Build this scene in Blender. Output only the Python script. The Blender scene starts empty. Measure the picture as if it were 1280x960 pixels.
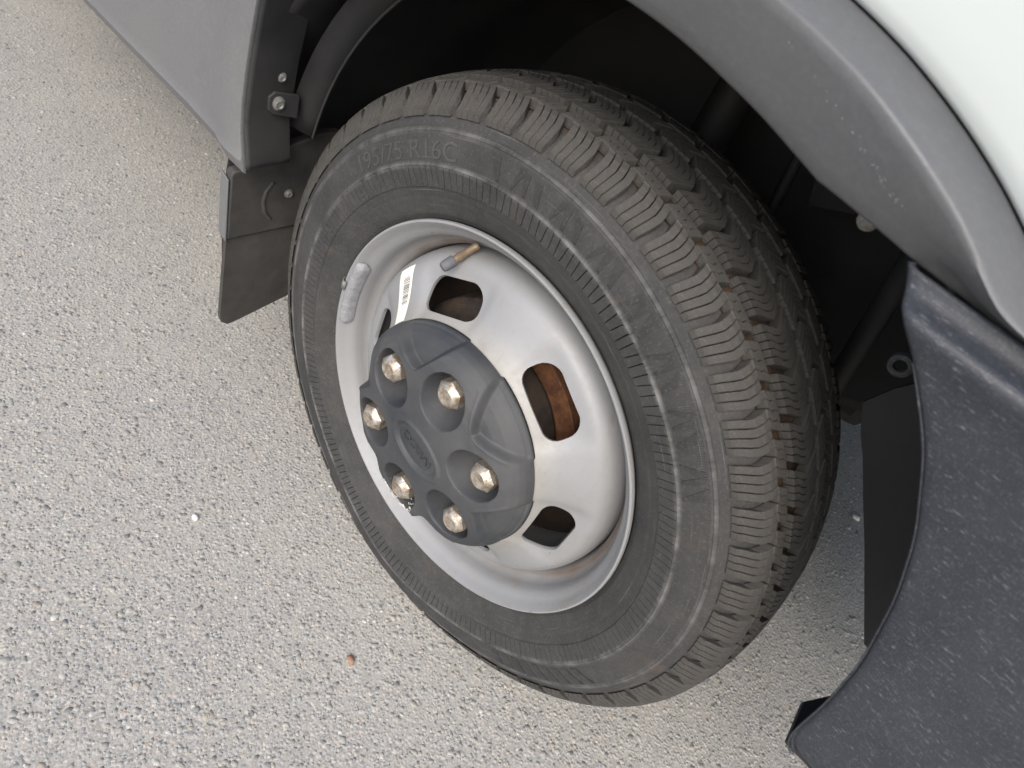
import bpy, bmesh, math, random
import numpy as np
from mathutils import Vector, Matrix, noise as mnoise

random.seed(7)
rng = np.random.default_rng(11)
scene = bpy.context.scene
COL = scene.collection
R = math.radians
HZ = 0.342                      # height of the wheel hub above the ground

# ------------------------------------------------------------------ camera
cam_d = bpy.data.cameras.new('camera')
cam_d.sensor_width = 36.0
cam_d.lens = 36.0 * 800.56 / 1280.0
cam_d.clip_start = 0.02
cam_d.clip_end = 500.0
cam = bpy.data.objects.new('camera', cam_d)
COL.objects.link(cam)
def cam_axes(yaw, pitch, roll):
    cy, sy = math.cos(yaw), math.sin(yaw)
    f = Vector((-sy*math.cos(pitch), cy*math.cos(pitch), -math.sin(pitch)))
    r = Vector((cy, sy, 0)); d = f.cross(r)
    c, s = math.cos(roll), math.sin(roll)
    return c*r + s*d, -s*r + c*d, f
_r, _d, _f = cam_axes(R(27.3664), R(41.1163), R(-26.1651))
cam.matrix_world = Matrix(((_r.x, -_d.x, -_f.x, 0.2482), (_r.y, -_d.y, -_f.y, -0.4898),
                           (_r.z, -_d.z, -_f.z, 0.5085 + HZ), (0, 0, 0, 1)))
cam_d.dof.use_dof = True
cam_d.dof.focus_distance = 0.68
cam_d.dof.aperture_fstop = 9.0
scene.camera = cam

# ------------------------------------------------------------------ light
SUN_AZ, SUN_EL = R(156), R(43)          # azimuth from +Y towards +X
world = bpy.data.worlds.new('World'); scene.world = world
world.use_nodes = True
wn = world.node_tree.nodes; wn.clear()
sky = wn.new('ShaderNodeTexSky'); sky.sky_type = 'NISHITA'
sky.sun_disc = False
sky.sun_elevation = SUN_EL; sky.sun_rotation = SUN_AZ
sky.air_density = 1.0; sky.dust_density = 3.0; sky.ozone_density = 1.0
bg = wn.new('ShaderNodeBackground'); bg.inputs['Strength'].default_value = 0.15
wo = wn.new('ShaderNodeOutputWorld')
world.node_tree.links.new(sky.outputs[0], bg.inputs[0])
world.node_tree.links.new(bg.outputs[0], wo.inputs[0])
sl = bpy.data.lights.new('sun', 'SUN'); sl.energy = 1.3; sl.angle = R(36); sl.color = (1.0, 0.985, 0.945)
sun = bpy.data.objects.new('sun', sl); COL.objects.link(sun)
sd = Vector((math.sin(SUN_AZ)*math.cos(SUN_EL), math.cos(SUN_AZ)*math.cos(SUN_EL), math.sin(SUN_EL)))
sun.rotation_euler = sd.to_track_quat('Z', 'Y').to_euler()
scene.view_settings.view_transform = 'Standard'
scene.view_settings.look = 'None'
scene.view_settings.exposure = 0.80
scene.cycles.max_bounces = 5
scene.cycles.diffuse_bounces = 3
scene.cycles.glossy_bounces = 2
scene.view_settings.gamma = 1.0

# ------------------------------------------------------------------ helpers
def link(name, me, mat=None, parent=None, loc=None):
    o = bpy.data.objects.new(name, me); COL.objects.link(o)
    if mat is not None:
        for m in (mat if isinstance(mat, (list, tuple)) else [mat]):
            me.materials.append(m)
    if parent is not None: o.parent = parent
    if loc is not None: o.location = loc
    return o
def empty(name, parent=None, loc=(0, 0, 0)):
    o = bpy.data.objects.new(name, None); COL.objects.link(o)
    o.empty_display_size = 0.1; o.location = loc
    if parent is not None: o.parent = parent
    return o
def mesh(name, v, f, smooth=True, sharp=None, midx=None):
    me = bpy.data.meshes.new(name)
    me.from_pydata([tuple(map(float, q)) for q in v], [], f)
    me.update()
    if smooth:
        me.polygons.foreach_set('use_smooth', [True]*len(me.polygons))
        if sharp: me.set_sharp_from_angle(angle=R(sharp))
    if midx is not None: me.polygons.foreach_set('material_index', midx)
    return me
def fixn(me):
    bm = bmesh.new(); bm.from_mesh(me)
    bmesh.ops.recalc_face_normals(bm, faces=bm.faces); bm.to_mesh(me); bm.free()
    return me
def grid_faces(nr, nc, wrap=False, off=0):
    f = []
    for i in range(nr-1):
        for j in range(nc if wrap else nc-1):
            k = (j+1) % nc
            f.append((off+i*nc+j, off+i*nc+k, off+(i+1)*nc+k, off+(i+1)*nc+j))
    return f
def grid(name, rows, smooth=True, sharp=40):
    nr, nc = len(rows), len(rows[0])
    return mesh(name, [q for r in rows for q in r], grid_faces(nr, nc), smooth, sharp)
def solidify(o, t, offset=-1):
    m = o.modifiers.new('thickness', 'SOLIDIFY'); m.thickness = t; m.offset = offset
def bevel(o, w, seg=2, ang=35):
    m = o.modifiers.new('bevel', 'BEVEL'); m.width = w; m.segments = seg
    m.limit_method = 'ANGLE'; m.angle_limit = R(ang); m.harden_normals = False
def polar(r, th, w):            # wheel frame, th in degrees, w outward
    a = R(th); return (r*math.cos(a), -w, r*math.sin(a))
def smooth01(a, b, x):
    t = np.clip((x-a)/(b-a), 0, 1); return t*t*(3-2*t)
def revolve(name, prof, n=240, sharp=35, th0=0, th1=360):
    full = abs(th1-th0) >= 360
    m = n if full else n+1
    ths = [th0+(th1-th0)*i/n for i in range(m)]
    v = [polar(r, t, w) for (r, w) in prof for t in ths]
    return mesh(name, v, grid_faces(len(prof), m, full), True, sharp)
def prism(name, poly, axis, a, b, sharp=30):
    """poly: 2-D points; axis 'x','y','z' the extrusion axis from a to b"""
    def pt(u, v_, c):
        return {'x': (c, u, v_), 'y': (u, c, v_), 'z': (u, v_, c)}[axis]
    n = len(poly)
    v = [pt(u, w, a) for u, w in poly] + [pt(u, w, b) for u, w in poly]
    f = [tuple(range(n)), tuple(range(2*n-1, n-1, -1))] + [(i, i+n, (i+1) % n+n, (i+1) % n) for i in range(n)]
    return fixn(mesh(name, v, f, True, sharp))
def cyl(name, p0, p1, r0, r1=None, n=20, cap=True, rings=None):
    p0 = Vector(p0); p1 = Vector(p1); ax = (p1-p0); L = ax.length; ax.normalize()
    t = ax.orthogonal().normalized(); b = ax.cross(t)
    rings = rings or [(0, r0), (1, r0 if r1 is None else r1)]
    v = []; f = []
    for s, r in rings:
        for i in range(n):
            a = 2*math.pi*i/n
            v.append(p0+ax*L*s+(t*math.cos(a)+b*math.sin(a))*r)
    f = grid_faces(len(rings), n, True)
    if cap:
        f.append(tuple(range(n))); f.append(tuple((len(rings)-1)*n+i for i in range(n)))
    return fixn(mesh(name, v, f, True, 40))
def evaluated_mesh(o):
    dg = bpy.context.evaluated_depsgraph_get(); dg.update()
    return bpy.data.meshes.new_from_object(o.evaluated_get(dg))
def text_mesh(body, size):
    cu = bpy.data.curves.new('text', 'FONT'); cu.body = body; cu.size = size
    cu.resolution_u = 4
    o = bpy.data.objects.new('text', cu); COL.objects.link(o)
    me = evaluated_mesh(o)
    bpy.data.objects.remove(o); return me

# ------------------------------------------------------------------ materials
class MT:
    def __init__(s, name, rough=0.6, metal=0.0, spec=0.5):
        s.m = bpy.data.materials.new(name); s.m.use_nodes = True
        s.n = s.m.node_tree.nodes; s.l = s.m.node_tree.links
        s.p = s.n['Principled BSDF']
        s.p.inputs['Roughness'].default_value = rough
        s.p.inputs['Metallic'].default_value = metal
        s.p.inputs['Specular IOR Level'].default_value = spec
        s.co = s.n.new('ShaderNodeTexCoord').outputs['Object']
    def noise(s, scale, detail=4, rough=0.6, co=None, dist=0.0):
        t = s.n.new('ShaderNodeTexNoise'); t.inputs['Scale'].default_value = scale
        t.inputs['Detail'].default_value = detail; t.inputs['Roughness'].default_value = rough
        t.inputs['Distortion'].default_value = dist
        s.l.new(co or s.co, t.inputs['Vector']); return t.outputs['Fac']
    def voro(s, scale, out='Distance', co=None, feat='F1', rand=1.0):
        t = s.n.new('ShaderNodeTexVoronoi'); t.inputs['Scale'].default_value = scale
        t.feature = feat; t.inputs['Randomness'].default_value = rand
        s.l.new(co or s.co, t.inputs['Vector']); return t.outputs[out]
    def stretch(s, sc, rot=(0, 0, 0)):
        t = s.n.new('ShaderNodeMapping'); t.inputs['Scale'].default_value = sc; t.inputs['Rotation'].default_value = rot
        s.l.new(s.co, t.inputs['Vector']); return t.outputs[0]
    def ramp(s, fac, stops, interp='LINEAR'):
        t = s.n.new('ShaderNodeValToRGB'); t.color_ramp.interpolation = interp
        e = t.color_ramp.elements
        while len(e) < len(stops): e.new(0.5)
        for q, (pos, c) in zip(e, stops):
            q.position = pos
            q.color = (c, c, c, 1) if isinstance(c, (int, float)) else (*c, 1)
        s.l.new(fac, t.inputs[0]); return t.outputs[0]
    def mix(s, fac, a, b, mode='MIX'):
        t = s.n.new('ShaderNodeMix'); t.data_type = 'RGBA'; t.blend_type = mode
        for sock, val in ((t.inputs[0], fac), (t.inputs[6], a), (t.inputs[7], b)):
            if isinstance(val, (int, float)): sock.default_value = val
            elif isinstance(val, tuple): sock.default_value = (*val, 1)
            else: s.l.new(val, sock)
        return t.outputs[2]
    def math(s, op, a, b=None, c=None):
        t = s.n.new('ShaderNodeMath'); t.operation = op
        for i, val in enumerate((a, b, c)):
            if val is None: continue
            if isinstance(val, (int, float)): t.inputs[i].default_value = val
            else: s.l.new(val, t.inputs[i])
        return t.outputs[0]
    def sep(s, co=None):
        t = s.n.new('ShaderNodeSeparateXYZ'); s.l.new(co or s.co, t.inputs[0]); return t.outputs
    def base(s, c):
        if isinstance(c, tuple): s.p.inputs['Base Color'].default_value = (*c, 1)
        else: s.l.new(c, s.p.inputs['Base Color'])
        return s
    def rough(s, c): s.l.new(c, s.p.inputs['Roughness']); return s
    def bump(s, h, dist, strength=1.0):
        t = s.n.new('ShaderNodeBump'); t.inputs['Distance'].default_value = dist; t.inputs['Strength'].default_value = strength
        prev = s.p.inputs['Normal'].links
        if prev: s.l.new(prev[0].from_socket, t.inputs['Normal'])
        s.l.new(h, t.inputs['Height']); s.l.new(t.outputs[0], s.p.inputs['Normal']); return s

def plastic(name, col, rough=0.55, grain=900, gd=0.0004, fleck=None, dust=(0.22, 0.20, 0.18), dustamt=0.25, spec=0.4):
    M = MT(name, rough, 0, spec)
    n1 = M.noise(9, 5, 0.65); n2 = M.noise(260, 3, 0.7)
    c = M.mix(M.ramp(n1, [(0.35, 0.0), (0.75, dustamt)]), col, dust)
    c = M.mix(M.ramp(n2, [(0.45, 0.0), (0.8, 0.22)]), c, tuple(min(1, q*2.0) for q in col))
    if fleck:
        f = M.noise(1.0, 3, 0.75, M.stretch(fleck))
        c = M.mix(M.ramp(f, [(0.60, 0.0), (0.74, 0.5)]), c, (0.34, 0.34, 0.35))
        f2 = M.noise(1.0, 2, 0.6, M.stretch((1100, 1100, 1300)))
        c = M.mix(M.ramp(f2, [(0.57, 0.0), (0.72, 0.35)]), c, (0.17, 0.17, 0.18))
    M.base(c)
    M.bump(M.noise(grain, 2, 0.5), gd, 0.6)
    M.rough(M.ramp(n1, [(0.3, max(0.05, rough-0.06)), (0.7, min(1, rough+0.12))]))
    return M.m

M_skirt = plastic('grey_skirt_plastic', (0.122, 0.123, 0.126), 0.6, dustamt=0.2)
M_trim = plastic('grey_trim_plastic', (0.080, 0.083, 0.088), 0.46, grain=1400, gd=0.0003, dustamt=0.10, spec=0.55)
M_bumper = plastic('dark_bumper_plastic', (0.019, 0.0225, 0.030), 0.40, grain=1500, gd=0.00025, fleck=(150, 900, 1000), dust=(0.085, 0.085, 0.09), dustamt=0.3)
M_black = plastic('black_plastic', (0.013, 0.013, 0.014), 0.6, dust=(0.05, 0.046, 0.042), dustamt=0.5)
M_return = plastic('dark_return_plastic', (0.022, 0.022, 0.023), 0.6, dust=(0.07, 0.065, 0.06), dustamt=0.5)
M_flap = plastic('mudflap_rubber', (0.028, 0.027, 0.026), 0.7, grain=500, dust=(0.105, 0.095, 0.082), dustamt=0.8)
M_cap = plastic('hub_cap_plastic', (0.033, 0.036, 0.041), 0.55, grain=1100, gd=0.0004, dust=(0.12, 0.117, 0.11), dustamt=0.6)

def rubber(name, dustmax, c0=(0.030, 0.0297, 0.030), c1=(0.070, 0.067, 0.063)):
    M = MT(name, 0.78, 0, 0.35)
    x, y, z = M.sep()
    th = M.math('ARCTAN2', z, x)
    r = M.math('SQRT', M.math('ADD', M.math('MULTIPLY', x, x), M.math('MULTIPLY', z, z)))
    n1 = M.noise(14, 6, 0.7); n2 = M.noise(70, 4, 0.7); n3 = M.noise(420, 3, 0.7)
    c = M.mix(M.ramp(n1, [(0.3, 0.0), (0.72, dustmax)]), c0, c1)
    c = M.mix(M.ramp(n2, [(0.5, 0.0), (0.75, 0.30)]), c, (0.085, 0.082, 0.078))
    c = M.mix(M.ramp(n3, [(0.55, 0.0), (0.8, 0.35)]), c, (0.19, 0.18, 0.17))
    rust = M.noise(22, 3, 0.6, M.stretch((1, 1, 1), (0.4, 0.2, 0.1)))
    c = M.mix(M.ramp(rust, [(0.63, 0.0), (0.76, 0.22)]), c, (0.15, 0.10, 0.065))
    # concentric scuff lines
    cv = M.n.new('ShaderNodeCombineXYZ')
    M.l.new(M.math('MULTIPLY', r, 900.0), cv.inputs[0]); M.l.new(M.math('MULTIPLY', th, 3.0), cv.inputs[1])
    sc = M.noise(1.0, 2, 0.6, cv.outputs[0])
    c = M.mix(M.ramp(sc, [(0.66, 0.0), (0.74, 0.35)]), c, (0.26, 0.25, 0.24))
    wear = M.math('MAXIMUM', M.ramp(M.math('ABSOLUTE', M.math('SUBTRACT', r, 0.2728)), [(0.0003, 0.75), (0.0011, 0.0)]),
                  M.ramp(M.math('ABSOLUTE', M.math('SUBTRACT', r, 0.3022)), [(0.0003, 0.5), (0.0012, 0.0)]))
    wv = M.n.new('ShaderNodeCombineXYZ'); M.l.new(M.math('MULTIPLY', th, 6.0), wv.inputs[0])
    c = M.mix(M.math('MULTIPLY', wear, M.ramp(M.noise(1.0, 6, 0.75, wv.outputs[0]), [(0.42, 0.0), (0.6, 1.0)])), c, (0.21, 0.205, 0.20))
    M.base(c)
    # fine radial serration in sectors of the sidewall
    ser = M.math('SINE', M.math('MULTIPLY', th, 900.0))
    band = M.math('MULTIPLY', M.math('GREATER_THAN', r, 0.2745), M.math('LESS_THAN', r, 0.2995))
    sec = M.math('GREATER_THAN', M.math('SINE', M.math('ADD', M.math('MULTIPLY', th, 4.0), M.math('MULTIPLY', r, 120.0))), 0.1)
    M.bump(M.math('MULTIPLY', ser, M.math('MULTIPLY', band, sec)), 0.00022, 0.6)
    # chevron serration that fills the sidewall between the lettering
    ch = M.math('SINE', M.math('ADD', M.math('MULTIPLY', th, 330.0), M.math('MULTIPLY', M.math('PINGPONG', th, 0.055), 2600.0)))
    M.bump(M.math('MULTIPLY', ch, M.math('MULTIPLY', band, M.math('SUBTRACT', 1.0, sec))), 0.0002, 0.5)
    M.bump(M.noise(300, 4, 0.7), 0.0004, 0.5)
    return M.m
M_rub = rubber('tyre_rubber', 0.55)
M_tread = rubber('tread_rubber', 0.8, (0.037, 0.036, 0.034), (0.078, 0.071, 0.061))
M_mark = rubber('marking_rubber', 0.5, (0.046, 0.046, 0.046), (0.10, 0.095, 0.09))
M_newrub = rubber('unweathered_rubber', 0.4, (0.0245, 0.0245, 0.025), (0.060, 0.058, 0.054))
def groove_mat():
    M = MT('tread_groove_rubber', 0.9, 0, 0.2)
    c = M.mix(M.ramp(M.noise(40, 5, 0.7), [(0.35, 0.0), (0.65, 1.0)]), (0.016, 0.015, 0.014), (0.085, 0.055, 0.036))
    M.base(c); M.bump(M.noise(500, 3), 0.0006); return M.m
M_groove = groove_mat()

def rim_mat():
    M = MT('silver_rim_paint', 0.55, 0.15, 0.4)
    n = M.noise(11, 5, 0.65); n2 = M.noise(160, 3, 0.7)
    c = M.mix(M.ramp(n, [(0.35, 0.0), (0.7, 0.5)]), (0.275, 0.278, 0.284), (0.235, 0.233, 0.227))
    x, y, z = M.sep()
    r = M.math('SQRT', M.math('ADD', M.math('MULTIPLY', x, x), M.math('MULTIPLY', z, z)))
    # brake dust and grime gathered round the hub and in the joint of disc and barrel
    g1 = M.math('MULTIPLY', M.ramp(M.math('ADD', r, M.math('MULTIPLY', n, 0.025)), [(0.137, 0.6), (0.160, 0.0)]), 0.8)
    c = M.mix(g1, c, (0.35, 0.325, 0.275))
    g2 = M.ramp(M.math('ABSOLUTE', M.math('SUBTRACT', M.math('ADD', r, M.math('MULTIPLY', M.noise(30, 3), 0.006)), 0.1985)), [(0.0015, 0.85), (0.0055, 0.0)])
    c = M.mix(M.math('MULTIPLY', g2, M.ramp(M.noise(7, 3), [(0.40, 0.0), (0.6, 0.9)])), c, (0.16, 0.10, 0.06))
    sp = M.voro(75, 'Distance'); sel = M.noise(16, 2)
    c = M.mix(M.math('MULTIPLY', M.ramp(sp, [(0.06, 1.0), (0.12, 0.0)]), M.ramp(sel, [(0.56, 0.0), (0.62, 0.8)])), c, (0.16, 0.11, 0.07))
    edge = M.ramp(M.math('ADD', r, M.math('MULTIPLY', M.noise(90, 4, 0.8), 0.004)), [(0.2208, 0.0), (0.2218, 0.7)])
    c = M.mix(M.math('MULTIPLY', edge, M.ramp(M.noise(35, 4, 0.8), [(0.60, 0.0), (0.66, 1.0)])), c, (0.26, 0.17, 0.09))
    st = M.noise(1.0, 4, 0.7, M.stretch((38, 38, 9), (0.0, 0.5, 0.0)))
    c = M.mix(M.ramp(st, [(0.56, 0.0), (0.72, 0.40)]), c, (0.22, 0.19, 0.15))
    c = M.mix(M.ramp(n2, [(0.55, 0.0), (0.75, 0.22)]), c, (0.24, 0.22, 0.19))
    M.base(c); M.rough(M.ramp(n2, [(0.3, 0.5), (0.7, 0.62)]))
    M.bump(n2, 0.0003, 0.4); return M.m
M_rim = rim_mat()
def metal(name, c0, c1, rough=0.35, met=0.9, scale=120):
    M = MT(name, rough, met)
    oi = M.n.new('ShaderNodeObjectInfo').outputs['Random']
    va = M.n.new('ShaderNodeVectorMath'); va.operation = 'ADD'
    M.l.new(M.co, va.inputs[0]); M.l.new(oi, va.inputs[1]); M.co = va.outputs[0]
    c = M.mix(M.ramp(M.noise(scale, 5, 0.75), [(0.40, 0.0), (0.62, 1.0)]), c0, c1)
    M.base(c); M.bump(M.noise(scale*3, 3), 0.0006, 0.7)
    M.rough(M.ramp(M.noise(scale, 3), [(0.3, rough-0.08), (0.7, min(1, rough+0.25))])); return M.m
M_bolt = metal('weathered_bolt_steel', (0.54, 0.51, 0.45), (0.25, 0.175, 0.11), 0.36, 0.7, 130)
M_rust = metal('rusty_iron', (0.070, 0.028, 0.013), (0.16, 0.068, 0.028), 0.8, 0.15, 60)
M_iron = metal('dark_iron', (0.026, 0.022, 0.020), (0.06, 0.038, 0.026), 0.75, 0.2, 50)
M_brass = metal('dull_brass', (0.27, 0.205, 0.145), (0.19, 0.135, 0.09), 0.5, 0.55, 90)
M_zinc = metal('dull_zinc', (0.24, 0.24, 0.23), (0.14, 0.13, 0.115), 0.6, 0.4, 150)
M_lead = metal('balance_weight_lead', (0.33, 0.335, 0.35), (0.25, 0.25, 0.26), 0.6, 0.3, 120)
M_lead2 = metal('grimy_steel', (0.12, 0.12, 0.12), (0.07, 0.065, 0.06), 0.7, 0.3, 120)
M_fray = metal('frayed_plastic', (0.62, 0.60, 0.57), (0.30, 0.28, 0.26), 0.6, 0.0, 300)
M_vcap = plastic('valve_cap_plastic', (0.10, 0.105, 0.115), 0.6)
def simple(name, c, rough=0.5, spec=0.5):
    M = MT(name, rough, 0, spec)
    M.base(M.mix(M.ramp(M.noise(12, 4), [(0.35, 0.0), (0.7, 1.0)]), c, tuple(q*0.93 for q in c))); return M.m
M_sticker = simple('sticker_paper', (0.80, 0.78, 0.70), 0.6)
M_ink = simple('barcode_ink', (0.12, 0.12, 0.12), 0.6)
def paint():
    M = MT('white_paint', 0.3)
    n = M.noise(5, 5, 0.6)
    c = M.mix(M.ramp(n, [(0.4, 0.0), (0.75, 0.35)]), (0.50, 0.535, 0.523), (0.46, 0.485, 0.47))
    c = M.mix(M.ramp(M.voro(220, 'Distance'), [(0.05, 0.35), (0.10, 0.0)]), c, (0.45, 0.42, 0.38))
    M.base(c); M.p.inputs['Coat Weight'].default_value = 0.3; return M.m
M_white = paint()
M_glass = MT('window_glass', 0.05).base((0.02, 0.025, 0.028)).m

def ground_mat():
    M = MT('worn_aggregate_asphalt', 0.85, 0, 0.3)
    vc = M.voro(210, 'Color'); vd = M.voro(210, 'Distance')
    x, y, z = M.sep(vc)
    stone = M.ramp(x, [(0.0, (0.155, 0.158, 0.165)), (0.12, (0.255, 0.25, 0.245)), (0.35, (0.36, 0.345, 0.32)),
                       (0.6, (0.41, 0.385, 0.345)), (0.8, (0.33, 0.335, 0.345)), (0.92, (0.45, 0.37, 0.30)), (1.0, (0.56, 0.54, 0.50))])
    mat_ = M.mix(M.noise(500, 3), (0.28, 0.265, 0.235), (0.42, 0.395, 0.35))
    c = M.mix(M.ramp(vd, [(0.50, 0.0), (0.72, 1.0)]), stone, mat_)
    fine = M.voro(520, 'Color'); fx, fy, fz = M.sep(fine)
    c = M.mix(0.38, c, M.ramp(fx, [(0.0, (0.13, 0.13, 0.13)), (0.35, (0.27, 0.26, 0.245)), (0.7, (0.42, 0.40, 0.365)), (1.0, (0.58, 0.55, 0.50))]))
    big = M.noise(3.5, 5, 0.6)
    c = M.mix(M.ramp(big, [(0.35, 0.0), (0.7, 0.3)]), c, (0.44, 0.425, 0.365))
    M.base(c)
    M.bump(M.ramp(vd, [(0.0, 1.0), (0.6, 0.0)]), 0.0012, 0.7)
    M.bump(M.noise(700, 3), 0.0006, 0.6)
    return M.m
M_ground = ground_mat()
def stones_mat():
    M = MT('aggregate_stone', 0.75, 0, 0.35)
    g = M.n.new('ShaderNodeNewGeometry').outputs['Random Per Island']
    c = M.ramp(g, [(0.0, (0.13, 0.135, 0.135)), (0.06, (0.20, 0.202, 0.20)), (0.2, (0.29, 0.287, 0.27)), (0.45, (0.365, 0.355, 0.32)),
                   (0.65, (0.42, 0.40, 0.36)), (0.80, (0.34, 0.345, 0.345)), (0.90, (0.44, 0.40, 0.33)), (0.95, (0.31, 0.26, 0.21)), (0.97, (0.52, 0.505, 0.455)), (1.0, (0.60, 0.585, 0.54))])
    c = M.mix(M.noise(600, 3), c, M.mix(0.25, c, (0.12, 0.11, 0.10)))
    c = M.mix(0.05, c, (0.39, 0.375, 0.345))
    c = M.mix(M.ramp(M.noise(3.5, 5, 0.6), [(0.35, 0.0), (0.7, 0.25)]), c, (0.44, 0.425, 0.365))
    M.base(c); M.bump(M.noise(900, 3), 0.0008, 0.8); return M.m
M_stones = stones_mat()

# ------------------------------------------------------------------ ground
gme = mesh('ground', [(-80, -80, 0), (80, -80, 0), (80, 80, 0), (-80, 80, 0)], [(0, 1, 2, 3)], False)
ground = link('asphalt_ground', gme, M_ground); ground['kind'] = 'structure'

def build_stones():
    N = 105000
    x = rng.uniform(-2.3, 0.75, N); y = rng.uniform(-0.75, 1.25, N)
    # keep those near the camera dense, the far ones sparse and large
    d = np.hypot(x-0.25, y+0.49)
    keep = rng.uniform(0, 1, N) < np.clip(1.55-0.40*d, 0.25, 1)
    x, y = x[keep], y[keep]; N = len(x)
    s = np.exp(rng.normal(math.log(0.0023), 0.40, N)); s = np.clip(s, 0.0011, 0.0060)
    ka = 6
    a = np.arange(ka)/ka*2*np.pi
    ang = a[None, :]+rng.uniform(0, 6.28, N)[:, None]+rng.uniform(-.25, .25, (N, ka))
    rad = s[:, None]*rng.uniform(.75, 1.2, (N, ka)); el = rng.uniform(.65, 1.0, N)[:, None]; ro = rng.uniform(0, 6.28, N)[:, None]
    def ring(k, zf):
        px = rad*k*np.cos(ang); py = rad*k*np.sin(ang)*el
        qx = px*np.cos(ro)-py*np.sin(ro); qy = px*np.sin(ro)+py*np.cos(ro)
        zz = np.broadcast_to((s*zf)[:, None], qx.shape)*rng.uniform(.75, 1.2, qx.shape)
        return np.stack([qx+x[:, None], qy+y[:, None], zz], 2)
    b = ring(1.05, 0); b[..., 2] = -0.002
    hgt = rng.uniform(.05, .20, N)
    m = ring(0.80, hgt)
    top = np.stack([x+rng.uniform(-.2, .2, N)*s, y+rng.uniform(-.2, .2, N)*s, s*hgt*1.35], 1)[:, None]
    V = np.concatenate([b, m, top], 1).reshape(-1, 3)
    k = 2*ka+1
    tri = []
    for i in range(ka):
        j = (i+1) % ka
        tri += [(i, j, ka+j), (i, ka+j, ka+i), (ka+i, ka+j, 2*ka)]
    tri = np.array(tri)
    F = (tri[None]+(np.arange(N)*k)[:, None, None]).reshape(-1, 3)
    me = bpy.data.meshes.new('aggregate_stones')
    me.vertices.add(len(V)); me.vertices.foreach_set('co', V.astype(np.float32).ravel())
    me.loops.add(F.size); me.loops.foreach_set('vertex_index', F.ravel().astype(np.int32))
    me.polygons.add(len(F)); me.polygons.foreach_set('loop_start', (np.arange(len(F))*3).astype(np.int32))
    me.polygons.foreach_set('use_smooth', np.ones(len(F), bool))
    me.update(calc_edges=True)
    o = link('aggregate_stones', me, M_stones); o['kind'] = 'stuff'
    o['label'] = 'small grey and cream stones bedded in the worn asphalt'
    o['category'] = 'aggregate'
build_stones()

# ------------------------------------------------------------------ van root
van = empty('van')
van['label'] = 'white van with grey plastic trim, bumper and silver steel front wheel'
van['category'] = 'van'
wheel = empty('wheel', van, (0, 0, HZ))

# ------------------------------------------------------------------ tyre
TP_r = np.array([.2180, .2205, .2275, .2400, .2530, .2620, .2750, .2880, .3020, .3100, .3180, .3250, .3310])
TP_w = np.array([.0690, .0740, .0800, .0865, .0920, .0940, .0957, .0950, .0922, .0890, .0845, .0775, .0690])
_rr = np.linspace(.2180, .3310, 1131)
_ww = np.interp(_rr, TP_r, TP_w)
_k = np.exp(-np.linspace(-2, 2, 81)**2); _k /= _k.sum()
_ww = np.convolve(np.pad(_ww, 40, mode='reflect', reflect_type='odd'), _k, 'valid')
def side_w(r): return float(np.interp(r, _rr, _ww))
def side_feat(r):
    w = side_w(r)
    w += 0.0011*float(smooth01(.2528, .2536, r))*(1-float(smooth01(.2726, .2734, r)))      # raised sipe band
    w += 0.0010*math.exp(-((r-.2726)/.0007)**2)
    w += 0.0012*math.exp(-((r-.3020)/.0010)**2)+0.0008*math.exp(-((r-.3055)/.0008)**2)
    w -= 0.0007*math.exp(-((r-.2245)/.0006)**2)+0.0005*math.exp(-((r-.2440)/.0005)**2)
    return w
def squash(v):
    """flatten the tyre where it stands on the ground and bulge its sidewall there"""
    x, y, z = v
    r = math.hypot(x, z)
    if z < -0.2:
        lim = -HZ+0.0012
        if r > .22:
            k = max(0.0, (-z-0.24)/0.11)
            b = 0.010*math.exp(-(x/0.11)**2)*math.exp(-((r-.285)/.04)**2)
            y += -b if y < 0 else b
            z = z+0.009*math.exp(-(x/0.075)**2)*min(1, k)
        if z < lim: z = lim
    return (x, y, z)

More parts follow.
